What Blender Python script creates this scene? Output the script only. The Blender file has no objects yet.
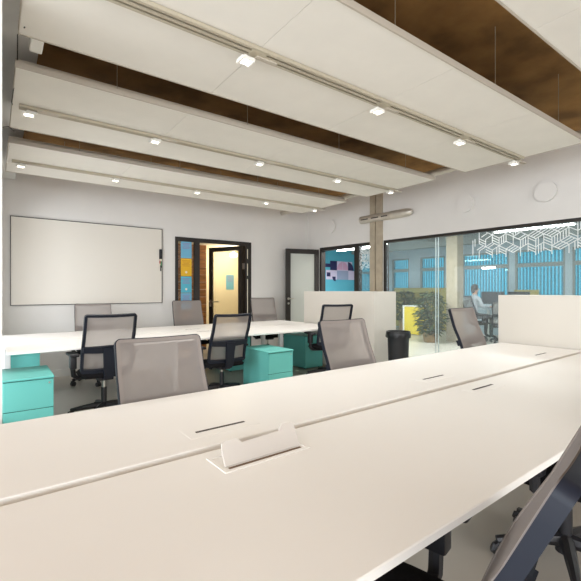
import bpy, bmesh, math, random
from mathutils import Vector, Matrix
random.seed(7)
S = bpy.context.scene
C = S.collection
PI = math.pi

# ------------------------------------------------------------------ materials
def lin(r, g, b):
    f = lambda v: (v/255/12.92 if v/255 <= .04045 else ((v/255+.055)/1.055)**2.4)
    return (f(r), f(g), f(b), 1)

def mat(name, col, rough=.5, metal=0, noise=0, scale=8, spec=.5, bump=0, stretch=None):
    m = bpy.data.materials.new(name); m.use_nodes = True
    nt = m.node_tree; b = nt.nodes['Principled BSDF']
    b.inputs['Base Color'].default_value = col
    b.inputs['Roughness'].default_value = rough
    b.inputs['Metallic'].default_value = metal
    b.inputs['Specular IOR Level'].default_value = spec
    if noise or bump:
        tc = nt.nodes.new('ShaderNodeTexCoord'); mp = nt.nodes.new('ShaderNodeMapping')
        if stretch: mp.inputs['Scale'].default_value = stretch
        tx = nt.nodes.new('ShaderNodeTexNoise')
        tx.inputs['Scale'].default_value = scale; tx.inputs['Detail'].default_value = 6
        nt.links.new(tc.outputs['Object'], mp.inputs['Vector'])
        nt.links.new(mp.outputs['Vector'], tx.inputs['Vector'])
        if noise:
            r = nt.nodes.new('ShaderNodeValToRGB')
            r.color_ramp.elements[0].position = .3; r.color_ramp.elements[1].position = .7
            r.color_ramp.elements[0].color = tuple(c*(1-noise) for c in col[:3])+(1,)
            r.color_ramp.elements[1].color = tuple(min(1, c*(1+noise)) for c in col[:3])+(1,)
            nt.links.new(tx.outputs['Fac'], r.inputs['Fac'])
            nt.links.new(r.outputs['Color'], b.inputs['Base Color'])
        if bump:
            bp = nt.nodes.new('ShaderNodeBump'); bp.inputs['Strength'].default_value = bump
            bp.inputs['Distance'].default_value = .01
            nt.links.new(tx.outputs['Fac'], bp.inputs['Height'])
            nt.links.new(bp.outputs['Normal'], b.inputs['Normal'])
    return m

def emis(name, col, st):
    m = bpy.data.materials.new(name); m.use_nodes = True
    nt = m.node_tree; nt.nodes.clear()
    e = nt.nodes.new('ShaderNodeEmission'); o = nt.nodes.new('ShaderNodeOutputMaterial')
    e.inputs['Color'].default_value = col; e.inputs['Strength'].default_value = st
    nt.links.new(e.outputs[0], o.inputs['Surface']); return m

def glass(name, tint, refl=.06, rough=.0, milk=0, milkcol=(.8, .8, .8, 1)):
    m = bpy.data.materials.new(name); m.use_nodes = True
    nt = m.node_tree; nt.nodes.clear()
    t = nt.nodes.new('ShaderNodeBsdfTransparent'); g = nt.nodes.new('ShaderNodeBsdfGlossy')
    d = nt.nodes.new('ShaderNodeBsdfDiffuse'); d.inputs['Color'].default_value = milkcol
    lw = nt.nodes.new('ShaderNodeLayerWeight'); lw.inputs['Blend'].default_value = .25
    mu = nt.nodes.new('ShaderNodeMath'); mu.operation = 'MULTIPLY_ADD'
    mu.inputs[1].default_value = .5; mu.inputs[2].default_value = refl
    x1 = nt.nodes.new('ShaderNodeMixShader'); x2 = nt.nodes.new('ShaderNodeMixShader')
    o = nt.nodes.new('ShaderNodeOutputMaterial')
    t.inputs['Color'].default_value = tint
    g.inputs['Roughness'].default_value = rough
    nt.links.new(lw.outputs['Fresnel'], mu.inputs[0]); mu.use_clamp = True
    x1.inputs[0].default_value = milk
    nt.links.new(t.outputs[0], x1.inputs[1]); nt.links.new(d.outputs[0], x1.inputs[2])
    nt.links.new(mu.outputs[0], x2.inputs[0])
    nt.links.new(x1.outputs[0], x2.inputs[1]); nt.links.new(g.outputs[0], x2.inputs[2])
    nt.links.new(x2.outputs[0], o.inputs['Surface']); return m

def sheer(name, col, alpha):
    m = bpy.data.materials.new(name); m.use_nodes = True
    nt = m.node_tree; nt.nodes.clear()
    t = nt.nodes.new('ShaderNodeBsdfTransparent'); d = nt.nodes.new('ShaderNodeBsdfDiffuse')
    tr = nt.nodes.new('ShaderNodeBsdfTranslucent')
    d.inputs['Color'].default_value = col; tr.inputs['Color'].default_value = col
    a = nt.nodes.new('ShaderNodeMixShader'); a.inputs[0].default_value = .5 if 'film' in name else .2
    x = nt.nodes.new('ShaderNodeMixShader'); x.inputs[0].default_value = alpha
    o = nt.nodes.new('ShaderNodeOutputMaterial')
    nt.links.new(d.outputs[0], a.inputs[1]); nt.links.new(tr.outputs[0], a.inputs[2])
    nt.links.new(t.outputs[0], x.inputs[1]); nt.links.new(a.outputs[0], x.inputs[2])
    nt.links.new(x.outputs[0], o.inputs['Surface']); return m

M = dict(
    wall=mat('wall_paint', lin(222, 218, 213), .8, noise=.015, scale=3, spec=.2),
    panel=mat('acoustic_panel', lin(222, 217, 208), .85, noise=.02, scale=5, spec=.15),
    panel_edge=mat('panel_edge', lin(180, 170, 155), .7),
    slab=mat('raw_concrete', lin(140, 104, 60), .85, noise=.4, scale=2.6, bump=.5, spec=.2),
    soffit=mat('painted_soffit', lin(214, 212, 208), .8),
    rail=mat('track_metal', lin(178, 168, 148), .45, .2),
    groove=mat('track_groove', lin(70, 60, 48), .6),
    lampbody=mat('lamp_body', lin(232, 228, 220), .4),
    lamplens=emis('lamp_lens', (1, .93, .82, 1), 9),
    desk=mat('desk_laminate', lin(232, 229, 224), .42, noise=.01, scale=2, spec=.35),
    deskedge=mat('desk_edge', lin(214, 208, 202), .5),
    gap=mat('cable_tray', lin(190, 176, 154), .6),
    whitemetal=mat('white_metal', lin(228, 226, 222), .4),
    flap=mat('flap_metal', lin(208, 202, 195), .4, .0),
    dark=mat('dark_slot', lin(60, 50, 42), .6),
    brush=mat('slot_brush', lin(96, 72, 48), .8),
    cab=mat('cabinet_laminate', lin(210, 204, 194), .55, noise=.01, scale=2, spec=.3),
    floor=mat('floor_screed', lin(188, 182, 172), .33, noise=.08, scale=1.3, spec=.5),
    base=mat('baseboard_paint', lin(228, 226, 222), .5),
    teal=mat('turquoise_steel', lin(104, 188, 180), .45, spec=.35),
    teald=mat('turquoise_gap', lin(30, 96, 88), .6),
    black=mat('black_plastic', lin(33, 32, 35), .42, spec=.4),
    blackframe=mat('black_frame', lin(20, 25, 37), .5, spec=.3),
    seatf=mat('black_fabric', lin(24, 23, 25), .9, noise=.15, scale=90, spec=.15),
    wheel=mat('caster_grey', lin(60, 58, 58), .45),
    mesh=sheer('mesh_fabric', lin(156, 148, 143), .70),
    hem=mat('mesh_hem', lin(134, 126, 121), .9, spec=.1),
    mesh2=sheer('mesh_fabric_dense', lin(150, 142, 138), .78),
    doorm=mat('door_metal', lin(40, 35, 31), .45, .1),
    steel=mat('steel', lin(190, 186, 178), .3, .9),
    galv=mat('galvanised_steel', lin(205, 198, 186), .42, .6, noise=.08, scale=12),
    column=mat('column_concrete', lin(176, 163, 143), .85, noise=.1, scale=9, bump=.3, spec=.2),
    wb=mat('whiteboard_enamel', lin(220, 213, 202), .3, spec=.4),
    wbframe=mat('whiteboard_frame', lin(70, 66, 62), .4, .5),
    wood=mat('wood_planks', lin(150, 98, 50), .6, noise=.35, scale=3, stretch=(1, 1, 9)),
    corr=mat('corridor_paint', lin(230, 220, 194), .8),
    blue=mat('blue_wall', lin(88, 172, 196), .8),
    paleblue=mat('poster_blue', lin(112, 178, 208), .6),
    cyanp=mat('poster_cyan', lin(88, 182, 204), .6),
    yellowp=mat('poster_yellow', lin(232, 182, 40), .6),
    mauve=mat('print_mauve', lin(150, 130, 172), .6),
    orange=mat('print_orange', lin(205, 140, 40), .6),
    cream=mat('print_cream', lin(235, 225, 200), .6),
    navy=mat('art_navy', lin(40, 38, 84), .7),
    lilac=mat('art_lilac', lin(206, 196, 222), .7),
    grey=mat('art_grey', lin(150, 160, 190), .7),
    pink=mat('art_pink', lin(205, 160, 190), .7),
    olive=mat('yellow_partition', lin(178, 162, 92), .8),
    yellow=mat('yellow_steel', lin(226, 198, 50), .5),
    leaf=mat('leaf_green', lin(62, 78, 50), .6, noise=.35, scale=6),
    basket=mat('basket_weave', lin(150, 122, 86), .8, noise=.3, scale=40),
    soil=mat('soil', lin(60, 45, 34), .9),
    nceil=mat('grey_ceiling', lin(150, 176, 188), .85),
    nbeam=mat('grey_beam', lin(140, 148, 146), .8),
    nwall=mat('grey_wall', lin(180, 196, 204), .8),
    tint=glass('blue_tinted_glass', (.26, .66, .72, 1), .03),  # cyan cast of the daylight put into the glass tint
    blind=sheer('blue_blind', lin(128, 198, 222), .5),
    pane=glass('clear_glass', (.88, .93, .94, 1), .012, 0, .10, lin(205, 212, 212)),
    leafglass=glass('milky_glass', (.84, .88, .86, 1), .05, .05, .62, lin(226, 228, 220)),
    clear=glass('corridor_glass', (.95, .94, .9, 1), .03),
    film=sheer('white_film', lin(245, 245, 245), .95),
    joint=mat('glass_joint', lin(205, 215, 215), .4),
    tubelight=emis('tube_light', (1, .98, .94, 1), 28),
    nlight=emis('ceiling_lamp_diffuser', (1, .97, .92, 1), 6),
    corrlight=emis('corridor_light', (1, .85, .55, 1), 10),
    bag=mat('bin_bag', lin(28, 28, 30), .3),
    bin=mat('bin_plastic', lin(36, 37, 40), .5),
    red=mat('marker_red', lin(190, 60, 50), .5), green=mat('marker_green', lin(60, 140, 90), .5),
    skin=mat('skin', lin(196, 150, 124), .6), hair=mat('hair', lin(44, 38, 36), .7),
    shirt=mat('grey_shirt', lin(176, 182, 188), .8), trousers=mat('dark_trousers', lin(58, 58, 66), .8),
    screen=mat('monitor_black', lin(26, 30, 38), .3), ndesk=mat('pale_desk', lin(190, 200, 206), .5),
    cable=mat('cable_black', lin(50, 44, 40), .6), wire=mat('wire_steel', lin(150, 138, 118), .4, .5),
)

# ------------------------------------------------------------------ mesh helpers
class B:
    def __init__(s): s.bm = bmesh.new()
    def box(s, x0, x1, y0, y1, z0, z1, bev=0, rot=None, seg=2):
        c = Vector(((x0+x1)/2, (y0+y1)/2, (z0+z1)/2))
        m = Matrix.Translation(c) @ (rot.to_4x4() if rot else Matrix.Identity(4)) @ Matrix.Diagonal((abs(x1-x0), abs(y1-y0), abs(z1-z0), 1))
        r = bmesh.ops.create_cube(s.bm, size=1, matrix=m)
        if bev:
            es = list({e for v in r['verts'] for e in v.link_edges})
            bmesh.ops.bevel(s.bm, geom=es, offset=bev, segments=seg, affect='EDGES', profile=.5)
        return s
    def cyl(s, p0, p1, r0, r1=None, n=16, cap=True):
        p0, p1 = Vector(p0), Vector(p1); r1 = r0 if r1 is None else r1
        d = p1-p0
        q = d.to_track_quat('Z', 'Y').to_matrix().to_4x4()
        bmesh.ops.create_cone(s.bm, cap_ends=cap, segments=n, radius1=r0, radius2=r1, depth=d.length,
                              matrix=Matrix.Translation((p0+p1)/2) @ q)
        return s
    def ball(s, c, r, n=12, sc=(1, 1, 1)):
        bmesh.ops.create_uvsphere(s.bm, u_segments=n, v_segments=max(6, n//2), radius=r,
                                  matrix=Matrix.Translation(c) @ Matrix.Diagonal((*sc, 1)))
        return s
    def tube(s, pts, r, n=8, closed=False):
        pts = [Vector(p) for p in pts]; rings = []; N = len(pts)
        for i, p in enumerate(pts):
            a = pts[(i-1) % N] if (closed or i) else p
            b = pts[(i+1) % N] if (closed or i < N-1) else p
            q = (b-a).to_track_quat('Z', 'Y')
            rr = r[i] if isinstance(r, (list, tuple)) else r
            rings.append([s.bm.verts.new(p + q @ Vector((rr*math.cos(2*PI*k/n), rr*math.sin(2*PI*k/n), 0))) for k in range(n)])
        for i in range(N if closed else N-1):
            A, D = rings[i], rings[(i+1) % N]
            for k in range(n): s.bm.faces.new((A[k], A[(k+1) % n], D[(k+1) % n], D[k]))
        if not closed:
            s.bm.faces.new(rings[0][::-1]); s.bm.faces.new(rings[-1])
        return s
    def lathe(s, prof, c=(0, 0, 0), n=24):
        rings = [[s.bm.verts.new((c[0]+r*math.cos(2*PI*k/n), c[1]+r*math.sin(2*PI*k/n), c[2]+z)) for k in range(n)] for r, z in prof]
        for A, D in zip(rings, rings[1:]):
            for k in range(n): s.bm.faces.new((A[k], A[(k+1) % n], D[(k+1) % n], D[k]))
        s.bm.faces.new(rings[0][::-1]); s.bm.faces.new(rings[-1]); return s
    def prism(s, poly, axis, a0, a1):
        """poly in the two other axes, extruded along axis ('x','y','z')"""
        def P(u, v, w): return {'x': (w, u, v), 'y': (u, w, v), 'z': (u, v, w)}[axis]
        A = [s.bm.verts.new(P(u, v, a0)) for u, v in poly]; D = [s.bm.verts.new(P(u, v, a1)) for u, v in poly]
        n = len(poly)
        s.bm.faces.new(A[::-1]); s.bm.faces.new(D)
        for k in range(n): s.bm.faces.new((A[k], A[(k+1) % n], D[(k+1) % n], D[k]))
        return s
    def grid(s, f, nu, nv):
        V = [[s.bm.verts.new(f(i/nu, j/nv)) for i in range(nu+1)] for j in range(nv+1)]
        for j in range(nv):
            for i in range(nu): s.bm.faces.new((V[j][i], V[j][i+1], V[j+1][i+1], V[j+1][i]))
        return s
    def ring(s, secs):
        """closed loop of 4-vert sections"""
        R = [[s.bm.verts.new(v) for v in sec] for sec in secs]; n = len(R[0])
        for A, D in zip(R, R[1:]+R[:1]):
            for k in range(n): s.bm.faces.new((A[k], A[(k+1) % n], D[(k+1) % n], D[k]))
        return s

def obj(name, b, m, parent=None, smooth=False, loc=None, rz=0):
    bmesh.ops.recalc_face_normals(b.bm, faces=b.bm.faces)
    me = bpy.data.meshes.new(name); b.bm.to_mesh(me); b.bm.free()
    me.materials.append(M[m] if isinstance(m, str) else m)
    if smooth:
        for p in me.polygons: p.use_smooth = True
        try: me.set_sharp_from_angle(angle=math.radians(40))
        except Exception: pass
    o = bpy.data.objects.new(name, me); C.objects.link(o)
    if parent: o.parent = parent
    if loc: o.location = loc
    o.rotation_euler.z = rz
    return o

def tag(o, label, cat, group=None, kind=None):
    if label: o['label'] = label
    if cat: o['category'] = cat
    if group: o['group'] = group
    if kind: o['kind'] = kind
    return o
def thing(name, label, cat, loc=(0, 0, 0), rz=0, group=None):
    o = bpy.data.objects.new(name, None); C.objects.link(o); o.empty_display_size = .1
    o.location = loc; o.rotation_euler.z = rz
    return tag(o, label, cat, group)
def struct(name, b, m, label=None, cat=None, parent=None, loc=None, rz=0, smooth=False):
    o = obj(name, b, m, parent, smooth, loc, rz)
    if not parent:
        o['kind'] = 'structure'
        tag(o, label, cat)
    return o
def dup(src, loc, rz=0, label=None, group=None, lift=0):
    r = src.copy(); C.objects.link(r); r.location = loc; r.rotation_euler.z = rz
    if label: r['label'] = label
    if group: r['group'] = group
    for ch in src.children:
        c = ch.copy(); C.objects.link(c); c.parent = r
        if lift and not ch.name.startswith(('star_base', 'caster', 'gas_cylinder')):
            c.location.z += lift if ch.name.startswith(('back', 'spine', 'lumbar')) else min(lift, .035)
        for g in ch.children:
            d = g.copy(); C.objects.link(d); d.parent = c
    return r

# ------------------------------------------------------------------ layout frames
P0 = Vector((5.653, 7.1, 0)); RWZ = math.atan2(-5.135, .293)     # right wall: local x runs along it, local y outward
RT = Vector((math.cos(RWZ), math.sin(RWZ), 0)); RN = Vector((-RT.y, RT.x, 0))
def rw(s, n, z=0): return P0 + RT*s + RN*n + Vector((0, 0, z))
SLAB = 3.22
RL = dict(loc=P0, rz=RWZ)

# ------------------------------------------------------------------ room shell
struct('floor', B().box(-4.2, 13.5, -5, 11.6, -.12, 0), 'floor', 'pale polished screed floor running under the desks', 'floor')
struct('ceiling', B().box(-4.2, 6.5, -5, 7.1, SLAB, SLAB+.15), 'slab', 'raw brown concrete ceiling slab above the hanging panels', 'ceiling')
b = B()
b.box(-4.2, 2.616, 7.1, 7.22, 0, SLAB); b.box(4.194, 5.72, 7.1, 7.22, 0, SLAB); b.box(2.616, 4.194, 7.1, 7.22, 2.29, SLAB)
struct('wall_back', b, 'wall', 'white wall carrying the whiteboard and the black framed door', 'wall')
b = B().box(-.10, .028, 2.32, 7.1, 0, .2).box(-.10, .028, 2.32, 7.1, 2.5, SLAB)
for y0, y1 in ((2.32, 3.3), (4.7, 5.05), (6.45, 7.1)): b.box(-.10, .028, y0, y1, .2, 2.5)  # openings added out of view to let daylight onto the far desk
struct('wall_left', b, 'wall', 'white side wall ending beside the turquoise pedestal', 'wall')
struct('baseboard_back', B().box(.028, 2.616, 7.085, 7.1, 0, .11), 'base', 'white baseboard below the whiteboard', 'baseboard')
struct('trim_1', B().box(.028, .24, 2.32, 7.1, 2.93, SLAB-.01), 'soffit', 'painted soffit strip above the ends of the ceiling panels', 'trim')
# right wall in its own frame
b = B()
b.box(-.1, .40, 0, .14, 0, SLAB); b.box(.40, 9.8, 0, .14, 2.24, SLAB); b.box(1.806, 2.10, 0, .14, 0, 2.24); b.box(9.5, 12.4, 0, .14, 0, 2.24)
struct('wall_right', b, 'wall', 'white wall above the long interior glazing', 'wall', **RL)
struct('wall_column', B().box(1.806, 1.925, -.035, 0, 0, SLAB).box(1.925, 1.955, -.005, 0, 0, SLAB).box(1.955, 2.087, -.035, 0, 0, SLAB),
       'column', 'bare concrete column with a vertical groove beside the glazing', 'column', **RL)
# rear and side of the room behind the camera, with unseen windows added to light the room
b = B()
b.box(-4.2, 6.5, -5.1, -5, 0, .8); b.box(-4.2, 6.5, -5.1, -5, 2.75, SLAB)
for x0, x1 in ((-4.2, -3.9), (-1.4, -1.1), (1.4, 1.7), (4.2, 6.5)): b.box(x0, x1, -5.1, -5, .8, 2.75)
struct('wall_rear', b, 'wall', 'window wall behind the camera', 'wall')
b = B()
b.box(-4.3, -4.2, -5, 7.1, 0, .15); b.box(-4.3, -4.2, -5, 7.1, 2.75, SLAB)
for y0, y1 in ((-5, -4.6), (-2.2, -1.8), (.6, 1.0), (3.4, 7.1)): b.box(-4.3, -4.2, y0, y1, .15, 2.75)
struct('wall_side', b, 'wall', 'window wall to the side of the camera', 'wall')

# ------------------------------------------------------------------ glazing in the right wall
def frame_rect(b, x0, x1, z0, z1, w, y0, y1, bot=True):
    b.box(x0, x0+w, y0, y1, z0, z1); b.box(x1-w, x1, y0, y1, z0, z1)
    b.box(x0+w, x1-w, y0, y1, z1-w, z1)
    if bot: b.box(x0+w, x1-w, y0, y1, z0, z0+w)
    return b
w1 = thing('window_1', 'long black framed interior glazing looking into the neighbouring office', 'window', P0, RWZ); w1['kind'] = 'structure'
obj('window_frame', frame_rect(B(), 2.10, 9.5, 0, 2.24, .045, 0, .10), 'doorm', w1)
obj('glass_pane', B().box(2.145, 9.455, .045, .055, .045, 2.195), 'pane', w1)
obj('glass_joint', B().box(3.120, 3.127, .040, .060, .045, 2.195).box(3.165, 3.172, .040, .060, .045, 2.195), 'joint', w1)
obj('glass_joint', B().box(6.4, 6.407, .040, .060, .045, 2.195), 'joint', w1)
# white film lattice: hexagons with cube lines, on the upper band of the pane
def lattice(b, x0, x1, z0, z1, R, w, y, drop=0, fade=None):
    dx, dz = R*math.sqrt(3), R*1.5
    def seg(p, q):
        p, q = Vector(p), Vector(q)
        mid = (p+q)/2
        if not (x0 <= mid.x <= x1 and z0 <= mid.y <= z1): return
        if fade and random.random() > fade(mid.x, mid.y): return
        d = (q-p).normalized(); n = Vector((-d.y, d.x))*w/2
        vs = [p+n, q+n, q-n, p-n]
        b.prism([(v.x, v.y) for v in vs], 'y', y-.0006, y+.0006)
    r = 0; z = z0
    while z < z1+R:
        x = x0-(dx/2 if r % 2 else 0)
        while x < x1+dx:
            c = Vector((x, z)); V = [c+Vector((R*math.sin(k*PI/3), R*math.cos(k*PI/3))) for k in range(6)]
            for k in range(6): seg(V[k], V[(k+1) % 6])
            st = 0 if random.random() < .7 else 1
            for k in (st, st+2, st+4): seg(c, V[k % 6])
            for f_ in (.33, .66):
                for k in (st, st+2, st+4):
                    e1, e2 = V[k % 6]-c, V[(k+2) % 6]-c
                    if random.random() < .7: seg(c+e1*f_, c+e1*f_+e2)
            x += dx
        z += dz; r += 1
    return b
obj('lattice_film', lattice(B(), 3.75, 6.6, 1.86, 2.2, .112, .011, .043,
    fade=lambda x, z: min(1, max(0, (x-3.7)/.35))), 'film', w1)

d2 = thing('door_2', 'black framed glass door standing open beside the concrete column', 'door', P0, RWZ); d2['kind'] = 'structure'
b = B().box(.40, .455, 0, .12, 0, 2.24).box(1.385, 1.485, 0, .12, 0, 2.24).box(.455, 1.385, 0, .12, 2.17, 2.24).box(1.485, 1.806, 0, .12, 2.19, 2.24).box(1.79, 1.806, 0, .12, 0, 2.19)
obj('door_frame', b, 'doorm', d2)
obj('glass_pane', B().box(1.485, 1.79, .05, .06, 0, 2.19), 'pane', d2)
obj('lattice_film', lattice(B(), 1.49, 1.785, 1.75, 2.18, .06, .006, .045), 'film', d2)
# leaf, swung into the room and standing almost parallel to the back wall
hinge, tip = Vector((5.66, 6.725, 0)), Vector((4.925, 6.91, 0))
lf = bpy.data.objects.new('door_leaf', None); C.objects.link(lf); lf.parent = d2
d2i = (Matrix.Translation(P0) @ Matrix.Rotation(RWZ, 4, 'Z')).inverted()
la = math.atan2(tip.y-hinge.y, tip.x-hinge.x)
lf.matrix_local = d2i @ Matrix.Translation(hinge) @ Matrix.Rotation(la, 4, 'Z')
LW = (tip-hinge).length
obj('leaf_frame', frame_rect(B(), 0, LW, .01, 2.20, .10, -.025, .025), 'doorm', lf)
obj('leaf_glass', B().box(.10, LW-.10, -.006, .006, .11, 2.10), 'leafglass', lf)
hb = B()
for sg in (-1, 1):
    hb.cyl((LW-.05, sg*.025, 1.15), (LW-.05, sg*.034, 1.15), .026).cyl((LW-.05, sg*.03, 1.15), (LW-.05, sg*.07, 1.15), .009)
    hb.tube([(LW-.05, sg*.07, 1.15), (LW-.10, sg*.072, 1.15), (LW-.17, sg*.07, 1.15)], .010)
    hb.cyl((LW-.05, sg*.025, 1.05), (LW-.05, sg*.034, 1.05), .022)
obj('door_handle', hb, 'steel', lf, True)

# ------------------------------------------------------------------ back door with sidelight, corridor behind
d1 = thing('door_1', 'dark framed glazed door beside the whiteboard, leaf swung out to the corridor', 'door', (0, 7.1, 0)); d1['kind'] = 'structure'
b = B().box(2.616, 2.672, -.012, .045, 0, 2.29).box(2.985, 3.085, -.012, .045, 0, 2.215).box(4.06, 4.194, -.012, .11, 0, 2.29)
b.box(2.672, 4.06, -.012, .045, 2.215, 2.29).box(2.672, 2.985, 0, .045, 0, .08)
obj('door_frame', b, 'doorm', d1)
obj('hinge', B().box(4.045, 4.06, .03, .09, .3, .42).box(4.045, 4.06, .03, .09, 1.75, 1.87), 'steel', d1)
obj('strike_strip', B().box(4.098, 4.112, -.016, -.012, .1, 1.55).box(4.098, 4.112, -.016, -.012, 1.62, 1.86).box(4.098, 4.112, -.016, -.012, 1.96, 2.15), 'cream', d1)  # pale strips added to stand for the bright hinge gap of the leaf
obj('glass_pane', B().box(2.672, 2.985, .03, .038, .08, 2.215), 'clear', d1)
h1, t1 = Vector((4.07, .14, 0)), Vector((3.72, .93, 0))
l1 = bpy.data.objects.new('door_leaf', None); C.objects.link(l1); l1.parent = d1
l1.location = h1; l1.rotation_euler.z = math.atan2(t1.y-h1.y, t1.x-h1.x); W1 = (t1-h1).length
b = B().box(0, .085, -.025, .025, .01, 2.23).box(W1-.085, W1, -.025, .025, .01, 2.23).box(.085, W1-.085, -.025, .025, 2.14, 2.23).box(.085, W1-.085, -.025, .025, .01, .12)
obj('leaf_frame', b, 'doorm', l1)
obj('leaf_glass', B().box(.085, W1-.085, -.006, .006, .12, 2.14), 'clear', l1)
hb = B()
for sg in (-1, 1):
    hb.cyl((W1-.05, sg*.03, 1.08), (W1-.05, sg*.075, 1.08), .010).tube([(W1-.05, sg*.075, 1.08), (W1-.12, sg*.077, 1.08), (W1-.19, sg*.075, 1.08)], .011)
    hb.box(W1-.07, W1-.03, sg*.03-.004, sg*.03+.004, .98, 1.12)
obj('door_handle', hb, 'steel', l1, True)

struct('wall_corridor', B().box(3.87, 5.45, 9.3, 9.4, 0, 2.35).box(1.2, 1.3, 7.22, 8.6, 0, 2.35).box(5.30, 5.42, 7.22, 10.3, 0, 2.35).box(3.87, 3.95, 8.7, 10.3, 0, 2.35),
       'corr', 'cream corridor wall beyond the open door', 'wall')
b = B()
for k in range(14): b.box(1.3, 3.9, 8.6+.003*(k % 2), 8.68, k*.168+.002, k*.168+.165)
struct('wall_wood', b, 'wood', 'wooden plank wall in the corridor behind the open door', 'wall')
struct('ceiling_corridor', B().box(1.2, 5.42, 7.22, 10.4, 2.35, 2.45), 'corr', 'cream corridor ceiling', 'ceiling')
t = thing('ceiling_light', 'warm globe lamp hanging in the corridor seen through the door leaf', 'lamp', (4.84, 9.05, 2.35))
obj('lamp_rim', B().lathe([(.012, -.07), (.05, -.02), (.06, 0), (.05, 0)]), 'lampbody', t, True)
obj('diffuser', B().ball((0, 0, -.14), .085, 16, (1.2, 1.2, .8)), 'corrlight', t, True)
l = bpy.data.lights.new('corridor_bulb', 'POINT'); l.energy = 30; l.color = (1, .93, .80); l.shadow_soft_size = .12
o = bpy.data.objects.new('corridor_bulb', l); C.objects.link(o); o.location = (4.55, 8.5, 2.1)

def poster(x0, x1, z0, z1, y, m, label, tone, style):
    t = thing('poster', label, 'poster', ((x0+x1)/2, y, z0), 0, 'notices on the glass beside the door' if style else None)
    w, h = (x1-x0)/2, z1-z0
    obj('paper', B().box(-w, w, 0, .002, 0, h), m, t)
    b = B()
    for k in range(5):
        ww = w*(.75-.12*(k % 3)); b.box(-ww, ww, -.001, 0, h*(.86-.075*k), h*(.89-.075*k))
    obj('printed_text', b, tone, t)
    if m in ('yellowp', 'cyanp'): obj('printed_emblem', B().cyl((0, -.001, h*.22), (0, 0, h*.22), w*.2), 'cream', t)
    return t
zz = [2.225, 1.91, 1.58, 1.275, .97]
spec = [('paleblue', 'mauve', 'pale blue notice at the top of the sidelight, above the yellow one'),
        ('yellowp', 'orange', 'yellow notice stuck on the glass sidelight of the door'),
        ('cyanp', 'mauve', 'turquoise blue notice directly below the yellow one on the sidelight'),
        ('paleblue', 'mauve', 'lowest pale blue notice on the sidelight, just above the chair back')]
for k, (m, tn, lb) in enumerate(spec): poster(2.735, 2.94, zz[k+1]+.004, zz[k]-.004, 7.127, m, lb, tn, 1)
poster(4.76, 4.98, 1.34, 1.72, 9.296, 'paleblue', 'blue poster on the cream corridor wall beyond the open door', 'mauve', 0)

# ------------------------------------------------------------------ whiteboard
t = thing('whiteboard', 'large white wall board in a thin dark frame', 'whiteboard', (1.28, 7.1, 1.10))
obj('writing_surface', B().box(-1.095, 1.095, -.018, 0, .008, 1.292), 'wb', t)
obj('board_frame', frame_rect(B(), -1.1015, 1.1015, 0, 1.30, .011, -.024, 0), 'wbframe', t)
t = thing('pen_holder', 'small black pen holder stuck to the edge of the whiteboard', 'holder', (2.346, 7.082, 1.87))
obj('holder_body', B().box(-.022, .022, -.035, 0, 0, .17, .004), 'black', t)
obj('holder_clip', B().box(-.020, .020, -.03, 0, -.03, 0, .004), 'cream', t)
for k, (m, dx, z, nm) in enumerate((('red', -.012, 1.76, 'red'), ('green', .008, 1.72, 'green'), ('black', .0, 1.66, 'black'))):
    t = thing('marker_pen', nm+' marker pen hanging under the black holder on the whiteboard', 'pen', (2.346+dx, 7.066, z), 0, 'whiteboard markers')
    obj('pen_body', B().cyl((0, 0, .03), (0, 0, .11), .009, n=10), m if m != 'black' else 'cable', t, True)
    obj('pen_cap', B().cyl((0, 0, 0), (0, 0, .03), .0105, .0095, n=10), 'cream' if m == 'red' else 'black', t, True)

# ------------------------------------------------------------------ ceiling panels, tracks, spotlights
XS = [.108, 1.257, 2.37, 3.47, 4.555]
def ceiling_panel(y0, y1, label, wires):
    t = thing('ceiling_panel', label, 'ceiling panel', (0, y0, 2.74), 0, 'suspended white ceiling panels')
    D = y1-y0
    for x0, x1 in zip(XS, XS[1:]):
        obj('acoustic_board', B().box(x0+.0012, x1-.0012, .012, D-.012, 0, .03), 'panel', t)
    b = B().box(XS[0]-.004, XS[-1]+.004, 0, .011, -.003, .036).box(XS[0]-.004, XS[-1]+.004, D-.011, D, -.003, .036)
    b.box(XS[0]-.004, XS[0]-.0, .011, D-.011, -.003, .036).box(XS[-1], XS[-1]+.004, .011, D-.011, -.003, .036)
    obj('edge_frame', b, 'panel_edge', t)
    obj('hanging_rail', B().box(XS[0], XS[-1], .05, .085, .045, .075).box(XS[0], XS[-1], D-.085, D-.05, .045, .075), 'panel_edge', t)
    for x in (.72, 1.81, 2.91, 4.0):
        for y in (.03, D-.03): obj('hanging_wire', B().cyl((x, y, .03), (x, y, SLAB-2.74), .0028, n=6), 'wire', t)
    return t
PY = [(-.25, 1.008), (1.455, 2.697), (3.095, 4.285), (4.715, 5.895)]
PL = ['white ceiling panel nearest the camera, only its corner in view', 'big white ceiling panel over the near desk carrying the wide track',
      'white ceiling panel hanging between the two long desks', 'white ceiling panel closest to the whiteboard wall']
for (y0, y1), lb in zip(PY, PL): ceiling_panel(y0, y1, lb, 0)

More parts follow.
